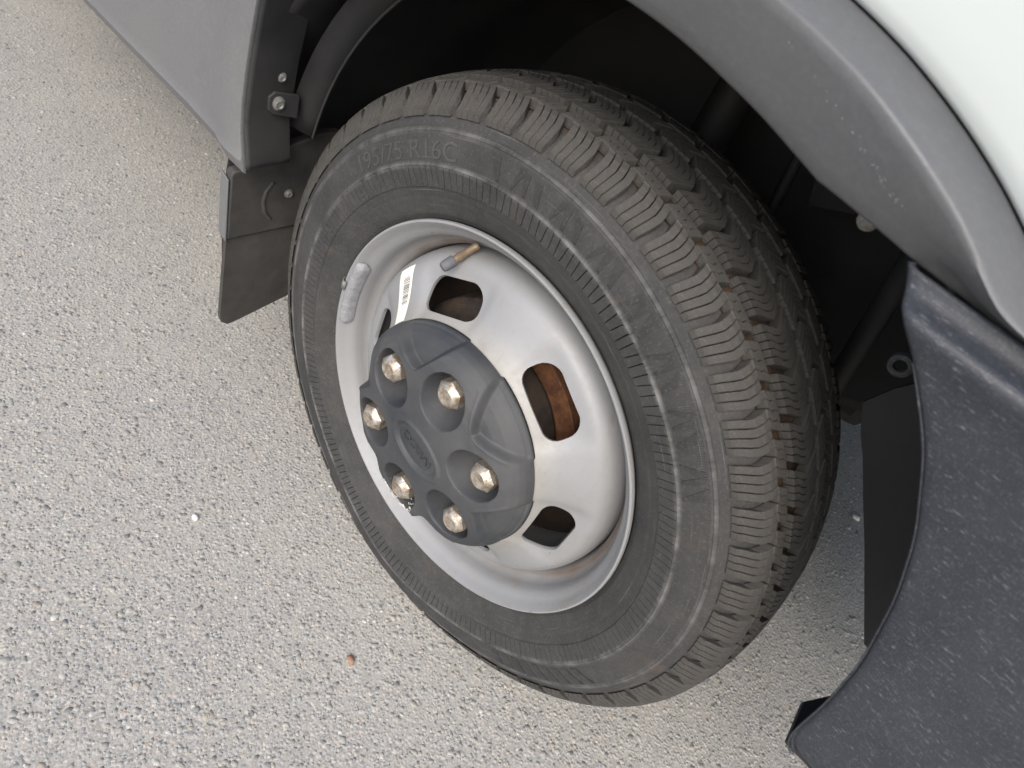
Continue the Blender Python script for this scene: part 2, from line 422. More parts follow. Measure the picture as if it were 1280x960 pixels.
rs = np.unique(np.round(np.concatenate([np.linspace(.2180, .3310, 70), np.linspace(.2520, .2545, 8), np.linspace(.2715, .2740, 10), np.linspace(.3000, .3075, 16)]), 5))
BAND = (0.2540, 0.2718)
crown = [(.3350, .0600), (.3372, .0480), (.3390, .0300), (.3400, 0.0)]
crown = crown+[(r, -w) for r, w in crown[::-1][1:]]
rs_in = [r for r in rs if r <= BAND[0]]; rs_out = [r for r in rs if r >= BAND[1]]
def tyre_mesh():
    v = []; f = []; mi = []
    n = 420
    def sweep(prof, mat_id):
        off = len(v)
        for r, w in prof:
            for i in range(n): v.append(squash(polar(r, 360*i/n, w)))
        ff = grid_faces(len(prof), n, True, off); f.extend(ff); mi.extend([mat_id]*len(ff))
    sweep([(r, side_feat(r)) for r in list(rs_in)+[BAND[0]]], 0)
    sweep([(r, side_feat(r)) for r in [BAND[1]]+list(rs_out)], 0)
    last = (rs_out[-1], side_feat(rs_out[-1]))
    sweep([last]+crown+[(last[0], -last[1])], 1)
    sweep([(r, -side_w(r)) for r in np.linspace(.331, .2180, 30)]+[(.205, -.06), (.200, .0), (.205, .06), (.2180, .0690)], 0)
    # band of cut sipes: V grooves, some slanted
    r0, r1 = BAND; rm = [r0, r0+0.0012, r1-0.0012, r1]
    cols = []
    rr = random.Random(5); th = 0.0; k = 0
    while th < 359.3:
        slant = (0.0, 0.15, 0.95)[k % 3]*(1 if 20 < th < 200 else 1.2)
        cols.append((th, slant)); th += 1.75+rr.uniform(-.15, .15); k += 1
    nc = 0; off = len(v); rows = [[] for _ in rm]
    for th, sl_ in cols:
        for dt, dep in ((-.12, 0), (0, 1), (.12, 0)):
            for q, r in enumerate(rm):
                s = (q/3.0-0.5)*sl_
                w = side_feat(r)-(0.0045*dep if q in (1, 2) else 0.0)
                rows[q].append(squash(polar(r, th-s+dt, w)))
            nc += 1
    for row in rows: v.extend(row)
    ff = grid_faces(4, nc, True, off); f.extend(ff); mi.extend([0]*len(ff))
    me = mesh('tyre', v, f, True, 32, mi)
    return me
tyre = link('tyre', tyre_mesh(), [M_rub, M_groove], wheel)

# ---- tread blocks
PITCH = 360/57.0
def top_r(w): return float(np.interp(abs(w), [0, .03, .0543, .0731, .0780, .0822, .0885], [.3500, .3490, .3455, .3400, .3355, .3300, .3185]))
def block_mesh(name, st, shape, spans, depth, zig=0.0, th_base=0.0, sub=1):
    """st: w stations; shape: angle offset at each; spans: list of (a0,a1) slabs in degrees"""
    v = []; f = []
    for si, (a0, a1) in enumerate(spans):
        nk = len(st); off = len(v)
        for k, w in enumerate(st):
            z = zig*(1 if k % 2 else -1)
            zA = 0 if si == 0 else z; zB = 0 if si == len(spans)-1 else z
            rt = top_r(w); rb = rt-depth[k]
            s = 0.0011 if w > 0 else -0.0011
            ch = 0.035
            v += [polar(rb, a0+shape[k]+zA, w), polar(rt-0.0006, a0+shape[k]+zA, w), polar(rt, a0+shape[k]+zA+ch, w),
                  polar(rt, a1+shape[k]+zB-ch, w), polar(rt-0.0006, a1+shape[k]+zB, w), polar(rb, a1+shape[k]+zB, w)]
        for k in range(nk-1):
            for j in range(5):
                f.append((off+k*6+j, off+(k+1)*6+j, off+(k+1)*6+j+1, off+k*6+j+1))
        f.append(tuple(off+j for j in range(6))); f.append(tuple(off+(nk-1)*6+j for j in range(6)))
    return fixn(mesh(name, v, f, False))
def spans(total, n, gap, start=0.0):
    w = (total-gap*(n-1))/n
    return [(start+i*(w+gap), start+i*(w+gap)+w) for i in range(n)]
ROWS = [
  ('shoulder_block', block_mesh('shoulder_block', [.0706, .0745, .0790, .0822, .0862, .0892],
      [0.40, 0.0, -0.30, -0.20, 0.05, 0.20], spans(PITCH*0.79, 4, 0.16), [.0090, .0090, .0090, .0088, .0075, .0050]), 0.0),
  ('rib_block', block_mesh('rib_block', [.0604, .0632, .0660, .0688], [0.0, 0.25, 0.5, 0.75], spans(PITCH*0.80, 4, 0.13), [.0085]*4, 0.15), 1.9),
  ('centre_block', block_mesh('centre_block', [.0170, .0220, .0280, .0340, .0400, .0460, .0520], [0.9, 0.2, -0.5, -1.1, -0.55, 0.05, 0.5], spans(PITCH*0.81, 5, 0.125), [.0088]*7, 0.10), 3.1),
  ('centre_block', block_mesh('inner_centre_block', [-.0170, -.0125, -.0075, -.0030, .0015, .0060, .0108], [-1.0, -.4, .2, .7, .1, -.6, -1.1], spans(PITCH*0.81, 5, 0.125), [.0088]*7, 0.10), 0.6),
  ('rib_block', block_mesh('inner_rib_block', [-.0225, -.0275, -.0330, -.0395], [0.0, 0.4, 0.8, 1.2], spans(PITCH*0.80, 4, 0.09), [.0085]*4, 0.16), 2.2),
  ('shoulder_block', block_mesh('inner_shoulder_block', [-.0450, -.0560, -.0700, -.0790, -.0892], [0.9, 0.5, 0.0, 0.1, 0.4], spans(PITCH*0.80, 4, 0.17), [.0085, .0085, .0085, .0075, .0030]), 4.6)]
TH0 = 81.4+0.3
rest_v = []; rest_f = []
for nm, me, ph in ROWS:
    me.materials.append(M_tread)
    vs = [q.co.copy() for q in me.vertices]; fs = [tuple(p.vertices) for p in me.polygons]
    jit = random.Random(hash(nm) % 97)
    for i in range(57):
        a = (TH0+ph+i*PITCH+180) % 360-180
        if -40 < a < 172:
            o = bpy.data.objects.new(nm, me); COL.objects.link(o); o.parent = wheel
            o.rotation_euler = (0, -R(a), 0)
        else:
            m3 = Matrix.Rotation(-R(a), 3, 'Y'); off = len(rest_v)
            for q in vs: rest_v.append(squash(tuple(m3 @ q)))
            rest_f += [tuple(off+j for j in p) for p in fs]
rest = link('lower_tread', mesh('lower_tread', rest_v, rest_f, False), M_tread, wheel)
rest['kind'] = 'stuff'

# ---- raised size marking and the dark teeth on the sidewall
def ring_text(name, body, size, r_base, th_start, mat, lift=0.0007, narrow=1.0, th_end=None):
    me = text_mesh(body, size)
    bm = bmesh.new(); bm.from_mesh(me)
    if th_end is not None: th_start = th_end+math.degrees(max(q.co.x for q in bm.verts)*narrow/(r_base+size*0.35))
    ext = bmesh.ops.extrude_face_region(bm, geom=list(bm.faces))
    topv = [g for g in ext['geom'] if isinstance(g, bmesh.types.BMVert)]
    tops = set(topv)
    bm.verts.ensure_lookup_table()
    for q in bm.verts:
        r = r_base+q.co.y
        th = th_start-math.degrees(q.co.x*narrow/(r_base+size*0.35))
        q.co = polar(r, th, side_feat(r)+(lift if q in tops else -0.0008))
    bmesh.ops.recalc_face_normals(bm, faces=bm.faces)
    bm.to_mesh(me); bm.free()
    return link(name, me, mat, wheel)
ring_text('size_marking', '195/75 R16C', 0.0230, 0.2785, 143.5, M_mark, 0.0008, 1.22, 110.5)
def sidewall_strip(v, f, pts, lift):
    """pts: inner-left, inner-right, outer-right, outer-left as (r, th); follows the sidewall"""
    (r0, a0), (r1, a1), (r2, a2), (r3, a3) = pts
    off = len(v); n = 9
    for i in range(n):
        k = i/(n-1)
        ra, ta = r0+(r3-r0)*k, a0+(a3-a0)*k; rb, tb = r1+(r2-r1)*k, a1+(a2-a1)*k
        e = lift if 0 < i < n-1 else -0.0006
        for r, t, l in ((ra, ta, -.0006), (ra, ta, e), (rb, tb, e), (rb, tb, -.0006)):
            v.append(squash(polar(r, t, side_w(r)+l)))
    f += grid_faces(n, 4, False, off)
v = []; f = []
for k in range(9):
    a = -19.5-k*3.6
    wd = 1.9; sl_ = 3.2-0.35*k
    sidewall_strip(v, f, [(0.2765, a-sl_), (0.2765, a-sl_-wd), (0.3000, a-wd), (0.3000, a)], 0.0012)
link('sidewall_teeth', fixn(mesh('sidewall_teeth', v, f, False)), M_newrub, wheel)['kind'] = 'stuff'
# fan of slanted wedges that decorates the sidewall ahead of the size marking
v = []; f = []
rr = random.Random(21)
for k in range(22):
    a = 100.5-k*3.05
    sl_ = (2.6, -1.2, 1.4)[k % 3]; wd = (1.5, 0.8, 1.1)[k % 3]
    sidewall_strip(v, f, [(0.2755, a), (0.2755, a-wd*.4), (0.2990-rr.uniform(0, .004), a+sl_-wd*1.5), (0.2995, a+sl_)], 0.0007)
link('sidewall_wedges', fixn(mesh('sidewall_wedges', v, f, False)), M_newrub, wheel)['kind'] = 'stuff'

# ------------------------------------------------------------------ rim
barrel_prof = [(.2165, .0690), (.2190, .0730), (.2212, .0770), (.2222, .0800), (.2215, .0825), (.2195, .0828), (.2172, .0805),
               (.2145, .0760), (.2105, .0715), (.2065, .0680), (.2040, .0630), (.2025, .0560), (.2010, .0500), (.1975, .0465), (.1940, .0435), (.1915, .0390),
               (.1900, .0300), (.1895, .0100), (.1900, -.0200), (.1980, -.0450), (.2020, -.0650), (.2160, -.0700), (.2200, -.0760)]
rim_parent = wheel
link('rim_barrel', fixn(revolve('rim_barrel', barrel_prof, 300, 50)), M_rim, wheel)
VENT = [117-60*k for k in range(6)]
disc_pts = np.array([(.1893, .0150), (.1890, .0330), (.1880, .0450), (.1850, .0560), (.1790, .0645), (.1710, .0695), (.1620, .0735), (.1520, .0780),
                     (.1420, .0840), (.1340, .0905), (.1270, .0970), (.1200, .1010), (.1100, .1030), (.0900, .1035), (.0600, .1035)])
def dense(pts, n):
    d = np.concatenate([[0], np.cumsum(np.hypot(*np.diff(pts, axis=0).T))]); s = np.linspace(0, d[-1], n*8)
    x = np.interp(s, d, pts[:, 0]); y = np.interp(s, d, pts[:, 1])
    kk = np.exp(-np.linspace(-2, 2, 33)**2); kk /= kk.sum()
    x = np.convolve(np.pad(x, 16, mode='reflect', reflect_type='odd'), kk, 'valid'); y = np.convolve(np.pad(y, 16, mode='reflect', reflect_type='odd'), kk, 'valid')
    i = np.linspace(0, n*8-1, n).round().astype(int)
    return np.stack([x[i], y[i]], 1)
DP = dense(disc_pts, 54)
def disc_surface(r, th):
    o = np.argsort(DP[:, 0]); return float(np.interp(r, DP[o, 0], DP[o, 1]))
def disc_dw(r, w, th):
    d = min(abs((th-t+180) % 360-180) for t in VENT)
    a = d*math.pi/180*0.15
    rad = (r-0.148)/0.026
    dish = math.exp(-(rad**4))*(1/(1+math.exp((a-0.044)/0.0032)))
    mid = math.exp(-(((r-0.150)/0.024)**2))*math.exp(-((d-30)/9.0)**2)
    return -0.0050*dish+0.0022*mid
def disc_mesh():
    n = 480; v = []; npr = len(DP)
    for side in (0, 1):
        for r, w in DP:
            for i in range(n):
                th = 360*i/n
                ww = w+disc_dw(r, w, th)
                v.append(polar(r-(0.0045 if side and r > .17 else 0), th, ww-(0.0045 if side else 0)))
    f = grid_faces(npr, n, True)+[tuple(reversed(q)) for q in grid_faces(npr, n, True, npr*n)]
    a, b = 0, npr*n
    for i in range(n):
        j = (i+1) % n
        f.append((a+j, a+i, b+i, b+j))
        a2, b2 = (npr-1)*n, npr*n+(npr-1)*n
        f.append((a2+i, a2+j, b2+j, b2+i))
    return fixn(mesh('wheel_disc', v, f, True, 50))
def cutter():
    v = []; f = []
    for t in VENT:
        poly = []
        hl, hr, rc = 0.0372, 0.0195, 0.0160
        for cx, cy, a0 in ((hl-rc, hr-rc, 0), (-hl+rc, hr-rc, 90), (-hl+rc, -hr+rc, 180), (hl-rc, -hr+rc, 270)):
            for q in range(7):
                a = R(a0+90*q/6); poly.append((cx+rc*math.cos(a), cy+rc*math.sin(a)))
        ax = R(t); er = Vector((math.cos(ax), 0, math.sin(ax))); et = Vector((-math.sin(ax), 0, math.cos(ax)))
        # the hole is pressed square to the sloping disc
        nrm = (er*0.45+Vector((0, -1, 0))*0.89).normalized(); eb = (er*0.89+Vector((0, 1, 0))*0.45)
        c = er*0.1475+Vector((0, -0.0765, 0))
        off = len(v); m = len(poly)
        for dist in (-0.022, 0.03):
            for u, w in poly:
                # follow the circle: bend the long side
                b_ = -(u*u)/(2*0.15)
                v.append(c+et*u+eb*(w+b_*0.9)+nrm*dist)
        f += [tuple(off+i for i in range(m)), tuple(off+m+i for i in reversed(range(m)))]
        f += [(off+i, off+m+i, off+m+(i+1) % m, off+(i+1) % m) for i in range(m)]
    return fixn(mesh('cutter', v, f, False))
dob = link('wheel_disc', disc_mesh(), M_rim)
cob = link('cutter', cutter())
bmod = dob.modifiers.new('cut', 'BOOLEAN'); bmod.operation = 'DIFFERENCE'; bmod.solver = 'EXACT'; bmod.object = cob
bv = dob.modifiers.new('bevel', 'BEVEL'); bv.width = 0.0012; bv.segments = 2; bv.limit_method = 'ANGLE'; bv.angle_limit = R(50)
dme = evaluated_mesh(dob)
bpy.data.objects.remove(cob); bpy.data.objects.remove(dob)
dme.polygons.foreach_set('use_smooth', [True]*len(dme.polygons)); dme.set_sharp_from_angle(angle=R(45))
disc = link('wheel_disc', dme, None, wheel)
if not dme.materials: dme.materials.append(M_rim)

# brake parts behind the disc
link('brake_disc', fixn(revolve('brake_disc', [(.092, .026), (.097, .030), (.119, .030), (.1205, .029), (.1205, .016), (.112, .016), (.112, .008), (.1205, .008), (.1205, -.006), (.08, -.006)], 120, 30)), M_rust, wheel)
link('hub', fixn(revolve('hub', [(.0, .098), (.062, .098), (.070, .090), (.078, .060), (.085, .030), (.085, -.02), (.0, -.02)], 96, 30)), M_iron, wheel)
cal = fixn(revolve('brake_caliper', [(.090, .044), (.128, .044), (.134, .036), (.134, -.05), (.090, -.05), (.090, .044)], 24, 30, 96, 160))
link('brake_caliper', cal, M_iron, wheel)
link('back_plate', fixn(revolve('back_plate', [(.02, -.030), (.165, -.030), (.180, -.024), (.180, -.028), (.165, -.034), (.02, -.034)], 96, 30)), M_iron, wheel)

# ------------------------------------------------------------------ hub cap
BTH = [145.47-60*k for k in range(6)]
OV = R(169)
def cap_h(r, th):
    """r (n,), th radians arrays -> outward height"""
    base = np.interp(r, [0, .03, .06, .085, .100, .110, .117, .122, .1250, .1265], [.1395, .1392, .1380, .1352, .1318, .1272, .1222, .1162, .1102, .1030])
    x = r*np.cos(th); z = r*np.sin(th)
    h = base.copy()
    # scallops between the bolts
    for b in BTH:
        c = R(b-30)
        d = (th-c+np.pi) % (2*np.pi)-np.pi
        half = 20.0*np.clip((r-0.0885)/0.036, 0, 2)**0.62
        f = half-np.abs(np.degrees(d))
        dep = 0.0110*smooth01(0, 2.4, f)*(1-0.45*smooth01(.1230, .1265, r))
        rim_ = 0.0009*np.exp(-((f+0.8)/1.3)**2)*(r > .0875)
        h = h-dep+rim_*(r < .116)
    for b in BTH:
        c = R(b); er = (math.cos(c), math.sin(c)); et = (-math.sin(c), math.cos(c))
        u = (x*er[0]+z*er[1])-0.0762; t = x*et[0]+z*et[1]
        rho = np.sqrt((u/0.0305)**2+(t/0.0280)**2)
        # steep on the outer side, gently sloping on the hub side
        inner = 0.5-0.5*np.clip(u/0.02, -1, 1)
        lo = 0.76-0.30*inner
        tt = np.clip((1-rho)/(1-lo), 0, 1)
        dep = 0.030*tt*(2-tt)
        h = np.minimum(h, h-dep+0.0010*np.exp(-((rho-1.04)/.05)**2)*(rho > 1))
    # oval badge
    ou = x*math.cos(OV)+z*math.sin(OV); ov = -x*math.sin(OV)+z*math.cos(OV)
    q = np.sqrt((ou/0.0330)**2+(ov/0.0205)**2)
    h = h+0.0024*np.exp(-((q-1.13)/.09)**2)-0.0022*(1-smooth01(0.93, 0.99, q))
    return h
def cap_mesh():
    nt = 560
    rad = np.concatenate([np.linspace(0.0006, .105, 120), np.linspace(.106, .1265, 34)])
    ths = np.linspace(0, 2*np.pi, nt, endpoint=False)
    RR, TT = np.meshgrid(rad, ths, indexing='ij')
    H = cap_h(RR.ravel(), TT.ravel()).reshape(RR.shape)
    V = np.stack([RR*np.cos(TT), -H, RR*np.sin(TT)], 2).reshape(-1, 3)
    f = grid_faces(len(rad), nt, True)
    extra = [polar(.1262, math.degrees(t), .0995) for t in ths]
    off = len(V); V = np.concatenate([V, np.array(extra)])
    b = (len(rad)-1)*nt
    f += [(b+j, b+(j+1) % nt, off+(j+1) % nt, off+j) for j in range(nt)]
    f.append(tuple(range(nt)))
    return fixn(mesh('hub_cap', V, f, True))
cap = link('hub_cap', cap_mesh(), M_cap, wheel)
# raised badge lettering
tm = text_mesh('IVECO', 0.0150)
bm = bmesh.new(); bm.from_mesh(tm)
xs = [q.co.x for q in bm.verts]; wid = max(xs)-min(xs); cx = (max(xs)+min(xs))/2
ext = bmesh.ops.extrude_face_region(bm, geom=list(bm.faces))
tops = set(g for g in ext['geom'] if isinstance(g, bmesh.types.BMVert))
for q in bm.verts:
    u = (q.co.x-cx)*0.046/wid; w_ = (q.co.y-0.0052)*0.92
    # reading direction along OV, letters' up direction at right angles to it (seen from outside)
    px = u*math.cos(OV)-w_*math.sin(OV); pz = u*math.sin(OV)+w_*math.cos(OV)
    q.co = (px, -(0.1371+(0.0018 if q in tops else -0.001)), pz)
bmesh.ops.recalc_face_normals(bm, faces=bm.faces); bm.to_mesh(tm); bm.free()
link('badge_lettering', tm, M_cap, wheel)

# bolts
def bolt_mesh():
    v = []; f = []; rings = []
    n = 24
    def hexr(a, rad):
        a = (a % 60)-30; return rad*math.cos(R(30))/math.cos(R(a))
    layers = [(.000, 1.0, 'h', .0158), (.0215, 1.0, 'h', .0158), (.0240, 1.0, 'c', .0128), (.0262, 1.0, 'c', .0108), (.0275, 1, 'c', .0090), (.0268, 1, 'c', .0060), (.0262, 1, 'c', .0022)]
    fl = [(-.002, 1, 'c', .0182), (.0025, 1, 'c', .0182), (.0045, 1, 'c', .0170), (.0045, 1, 'h', .0158)]
    for z, k, kind, rad in fl+layers[1:]:
        for i in range(n):
            a = 360*i/n
            rr = hexr(a, rad) if kind == 'h' else rad
            v.append((rr*math.cos(R(a)), -z, rr*math.sin(R(a))))
    m = len(fl)+len(layers)-1
    f = grid_faces(m, n, True); f.append(tuple(range((m-1)*n, m*n)))
    return fixn(mesh('wheel_bolt', v, f, True, 22))
bme = bolt_mesh(); bme.materials.append(M_bolt)
for k, b in enumerate(BTH):
    o = bpy.data.objects.new('wheel_bolt', bme); COL.objects.link(o); o.parent = wheel
    o.location = polar(.085, b, .1075); o.rotation_euler = (0, R(17*k+5), 0)

# chewed plastic lip by one of the lower bolts
def frayed(name, thc, n, seed, rc=0.0275):
    rr = random.Random(seed); v = []; f = []
    for i in range(n):
        a = rr.uniform(100, 215)
        ctr = Vector(polar(.0770, thc, 0))
        ax = R(thc); er = Vector((math.cos(ax), 0, math.sin(ax))); et = Vector((-math.sin(ax), 0, math.cos(ax)))
        dirv = er*math.cos(R(a-150))+et*math.sin(R(a-150))
        rad = rc+rr.uniform(-.006, .004)
        p = ctr+dirv*rad; h = float(cap_h(np.array([math.hypot(p.x, p.z)]), np.array([math.atan2(p.z, p.x)]))[0])
        p.y = -h-0.0002
        s = rr.uniform(.0016, .0042); off = len(v)
        for q in range(4):
            v.append(p+Vector((rr.uniform(-s, s), rr.uniform(-.0022, .0005), rr.uniform(-s, s))))
        f += [(off, off+1, off+2), (off, off+2, off+3), (off, off+3, off+1), (off+1, off+3, off+2)]
    o = link(name, fixn(mesh(name, v, f, False)), M_fray, wheel); o['kind'] = 'stuff'
frayed('frayed_edge', BTH[4], 130, 3)

# valve
vroot = Vector(polar(.1945, 114.5, .050)); vtip = vroot.lerp(Vector(polar(.1760, 119.0, .0880)), 0.66)
dv = (vtip-vroot).normalized()
link('valve_stem', cyl('valve_stem', vroot, vtip, .0042, n=18, rings=[(0, .0046), (.12, .0046), (.16, .0040), (.6, .0041), (.64, .0047), (.78, .0047), (.8, .0040), (1, .0040)]), M_brass, wheel)
vc = link('valve_cap', cyl('valve_cap', vtip-dv*.002, vtip+dv*.0125, .005, n=12, rings=[(0, .0052), (.05, .0058), (.75, .0056), (.95, .0048), (1, .0035)]), M_vcap, wheel)

# balance weight clipped on the rim flange
def weight_mesh():
    v = []; f = []
    sec = [(.2050, .0700), (.2062, .0790), (.2100, .0832), (.2150, .0838), (.2185, .0815), (.2170, .0760), (.2100, .0690)]
    n = 26; m = len(sec); cr, cw = .2110, .0765
    for i in range(n+1):
        t = i/n; th = 160.0+27.0*t
        e = min(t, 1-t)*27.0/2.2
        k = math.sqrt(max(0.05, 1-(1-min(1, e))**2))
        for r, w in sec: v.append(polar(cr+(r-cr)*k*0.95, th, cw+(w-cw)*k))
    f = grid_faces(n+1, m, True)+[tuple(range(m)), tuple(n*m+j for j in range(m))]
    return fixn(mesh('balance_weight', v, f, True, 45))
link('balance_weight', weight_mesh(), M_lead, wheel)
cl = [polar(r, t, w) for t in (170.2, 173.4) for r, w in ((.2160, .0845), (.2205, .0852), (.2240, .0825), (.2245, .0780))]
co_ = link('weight_clip', mesh('weight_clip', cl, grid_faces(2, 4), True, 40), M_zinc, wheel); solidify(co_, 0.0012, 1)

# sticker on the disc
def patch(name, cr, th_r, hw, mat, lift, rngr):
    rows = []
    for r in np.linspace(rngr[0], rngr[1], 14):
        thc = th_r(r); row = []
        for s in np.linspace(-1, 1, 6):
            th = thc+s*hw(r)
            d = disc_surface(r, th)+disc_dw(r, 0, th)
            row.append(polar(r, th, d+lift))
        rows.append(row)
    o = link(name, grid(name, rows, True, None), mat, wheel); return o
st_th = lambda r: float(np.interp(r, [.126, .140, .160, .180], [147.0, 146.5, 145.2, 144.4]))
patch('barcode_sticker', .15, st_th, lambda r: 4.3, M_sticker, 0.0006, (.1275, .1795))
v = []; f = []
rr = random.Random(8); r_ = .1440
while r_ < .1700:
    t = rr.choice([.0005, .0008, .0012])
    off = len(v)
    for r in (r_, r_+t):
        for s in np.linspace(-.7, .25, 4):
            th = st_th(r)+s*4.3
            v.append(polar(r, th, disc_surface(r, th)+disc_dw(r, 0, th)+0.0009))
    f += grid_faces(2, 4, False, off)
    r_ += t+rr.choice([.0005, .0008, .0011])
link('barcode', mesh('barcode', v, f, False), M_ink, wheel)

# ------------------------------------------------------------------ body work (x forward, y inward, z up; z below is from the hub)
def P(x, y, z): return (x, y, z+HZ)
# arch trim: lip, face, crease, sloping shoulder
def lip_r(th):
    if th < 60.9: return (0.4065+0.0033*(th-54.2)/6.7)/math.sin(R(th))
    return float(np.interp(th, [60.9, 64.5, 67.8, 70.5, 77, 87, 110, 135, 150], [.4690, .4576, .4485, .4460, .4420, .4386, .4310, .4180, .4080]))
def cre_r(th): return float(np.interp(th, [54, 62, 70, 77, 90, 110, 150], [.4965, .4975, .4935, .4880, .4840, .4780, .4600]))
def whi_r(th): return max(lip_r(th)+0.016, float(np.interp(th, [54, 59.6, 62.3, 66, 70.7, 75, 90, 110, 150], [.5118, .5106, .5098, .5080, .5054, .5024, .4960, .4900, .4720])))
rows = []
ths = np.linspace(36, 128, 140)
def tp(r, th, y): return P(r*math.cos(R(th)), y, r*math.sin(R(th)))
for th in ths:
    l, c, w = lip_r(th), cre_r(th), whi_r(th)
    e_ = c-l; c = l+0.5*(e_+0.010+math.sqrt((e_-0.010)**2+0.00004)); w = max(w, c+0.012)
    row = [tp(l+.008, th, -.095), tp(l+.002, th, -.118), tp(l+.0004, th, -.1320), tp(l+.0008, th, -.1352), tp(l+.0025, th, -.1372), tp(l+.010 if c-l > .02 else l+(c-l)*.4, th, -.1412)]
    row += [tp(l+(c-l)*.55, th, -.1486), tp(l+(c-l)*.86, th, -.1545), tp(c-.0012, th, -.1560), tp(c+.0012, th, -.1548)]
    row += [tp(c+(w-c)*.35, th, -.1450), tp(c+(w-c)*.8, th, -.1310), tp(w-.0010, th, -.1256), tp(w, th, -.1240), tp(w, th, -.116)]
    rows.append(row)
link('arch_trim', fixn(grid('arch_trim', rows, True, 60)), M_trim, van)

# scuffs along the trim face
v = []; f = []; rr = random.Random(31)
path = [(76.0, .4800), (73.5, .4785), (71.8, .4775), (67.9, .4780), (66.2, .4775), (64.8, .4775), (63.3, .4790)]
for k in range(55):
    i = rr.randrange(len(path)-1); t = rr.random()
    if i < 2 and rr.random() < .6: continue
    th = path[i][0]+(path[i+1][0]-path[i][0])*t+rr.gauss(0, .10); r = path[i][1]+(path[i+1][1]-path[i][1])*t+rr.gauss(0, .0009)
    l, c = lip_r(th), cre_r(th); k_ = (r-l)/(c-l)
    yy = float(np.interp(k_, [.22, .55, .86], [-.1412, -.1486, -.1545]))
    off = len(v); s_ = rr.uniform(.00015, .00045)
    for q in range(5):
        a_ = q*1.2566+rr.uniform(-.3, .3); m_ = s_*rr.uniform(.5, 1.3)
        dr = m_*math.sin(a_)
        v.append(tp(r+dr, th+math.degrees(m_*math.cos(a_)*1.6/r), yy-.00025-(.0200/(c-l))*dr))
    f.append(tuple(range(off, off+5)))
link('scuff_marks', mesh('scuff_marks', v, f, False), M_lead, van)['kind'] = 'stuff'

# white front wing
rows = []
for th in np.linspace(36, 150, 120):
    _e = cre_r(th)-lip_r(th); _c = lip_r(th)+0.5*(_e+0.010+math.sqrt((_e-0.010)**2+0.00004))
    w0 = max(whi_r(th), _c+0.012)+0.0009
    c, s = math.cos(R(th)), math.sin(R(th))
    rmax = min(0.62/max(s, .05), 0.80/max(abs(c), .05) if c > 0 else 0.44/max(abs(c), .05))
    rmax = max(rmax, w0+0.02)
    row = [tp(w0+.002, th, -.108), tp(w0, th, -.1215), tp(w0+.0006, th, -.1245), tp(w0+.0028, th, -.1264)]
    for k in np.linspace(0.04, 1, 14):
        r = w0+.0028+(rmax-w0)*k
        z = r*s
        row.append(tp(r, th, -.1268-0.006*math.sin(min(1, (r-w0)/.12)*math.pi/2)+0.10*max(0, z-.50)**1.6))
    rows.append(row)
link('front_wing', fixn(grid('front_wing', rows, True, 60)), M_white, van)

# side skirt behind the wheel
zs = [.104, .106, .117, .121, .126, .135, .150, .180, .215, .250, .290, .340, .400, .460]
def edge_x(z): return float(np.interp(z, [.108, .115, .163, .225, .287, .40, .46], [-.3420, -.3400, -.3500, -.3440, -.3330, -.3000, -.2800]))
rows = []
for k, z in enumerate(zs):
    ex = edge_x(z)
    yb = {0: .012, 1: .0055, 2: .0008, 3: -.0016}.get(k, 0.0)
    row = [P(ex, -.1420+yb*.2, z), P(ex-.0015, -.1465+yb*.5, z), P(ex-.006, -.1490+yb, z), P(ex-.030, -.1500+yb, z), P(ex-.042, -.1490+yb, z), P(ex-.060, -.1450+yb, z)]
    for x in (-.47, -.56, -.66, -.8, -1.1, -1.5):
        row.append(P(x, -.1425+yb, z-0.004*min(1, (-x-.4)/.3)*(k < 7)))
    rows.append(row)
sk = link('side_skirt', fixn(grid('side_skirt', rows, True, 28)), M_skirt, van)
solidify(sk, 0.003)
# forward facing return of the skirt
rows = []
for z in (.112, .118, .135, .163, .20, .225, .26, .287, .34, .40, .46):
    ex = edge_x(z)
    rows.append([P(ex+.0005, -.1425, z), P(ex+.0005, -.138, z), P(ex-.002, -.120, z), P(ex-.004, -.100, z), P(ex-.006, -.088, z), P(ex-.020, -.086, z)])
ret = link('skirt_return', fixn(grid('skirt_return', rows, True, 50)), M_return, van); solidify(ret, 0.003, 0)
def screw(parent, loc, d, rad, mat, nm='screw'):
    loc = Vector(loc); d = Vector(d).normalized()
    return link(nm, cyl(nm, loc, loc+d*rad*.75, rad, n=20, rings=[(0, rad*1.25), (.15, rad*1.25), (.22, rad), (.7, rad), (1, rad*.62), (.8, rad*.45)]), mat, parent)
screw(ret, P(-.3475, -.1055, .2095), (1, -.1, 0), .0042, M_zinc)
br = link('clip_bracket', prism('clip_bracket', [(-.118, .1745+HZ), (-.113, .1705+HZ), (-.083, .1640+HZ), (-.083, .1900+HZ), (-.112, .1950+HZ), (-.119, .1895+HZ)], 'x', -.3500, -.3455), M_return, van)
bevel(br, .001)
screw(br, P(-.3458, -.1080, .1825), (1, -.1, 0), .0062, M_zinc)

# white door above the skirt, only its lower edge near the frame
rows = [[P(x, -.120+0.06*((z-.46)**2), z) for x in (-.42, -.43, -.8, -1.2, -1.6)] for z in (.45, .47, .55, .62, .75)]
dr = link('door_panel', fixn(grid('door_panel', rows, True, 40)), M_white, van); solidify(dr, .003)

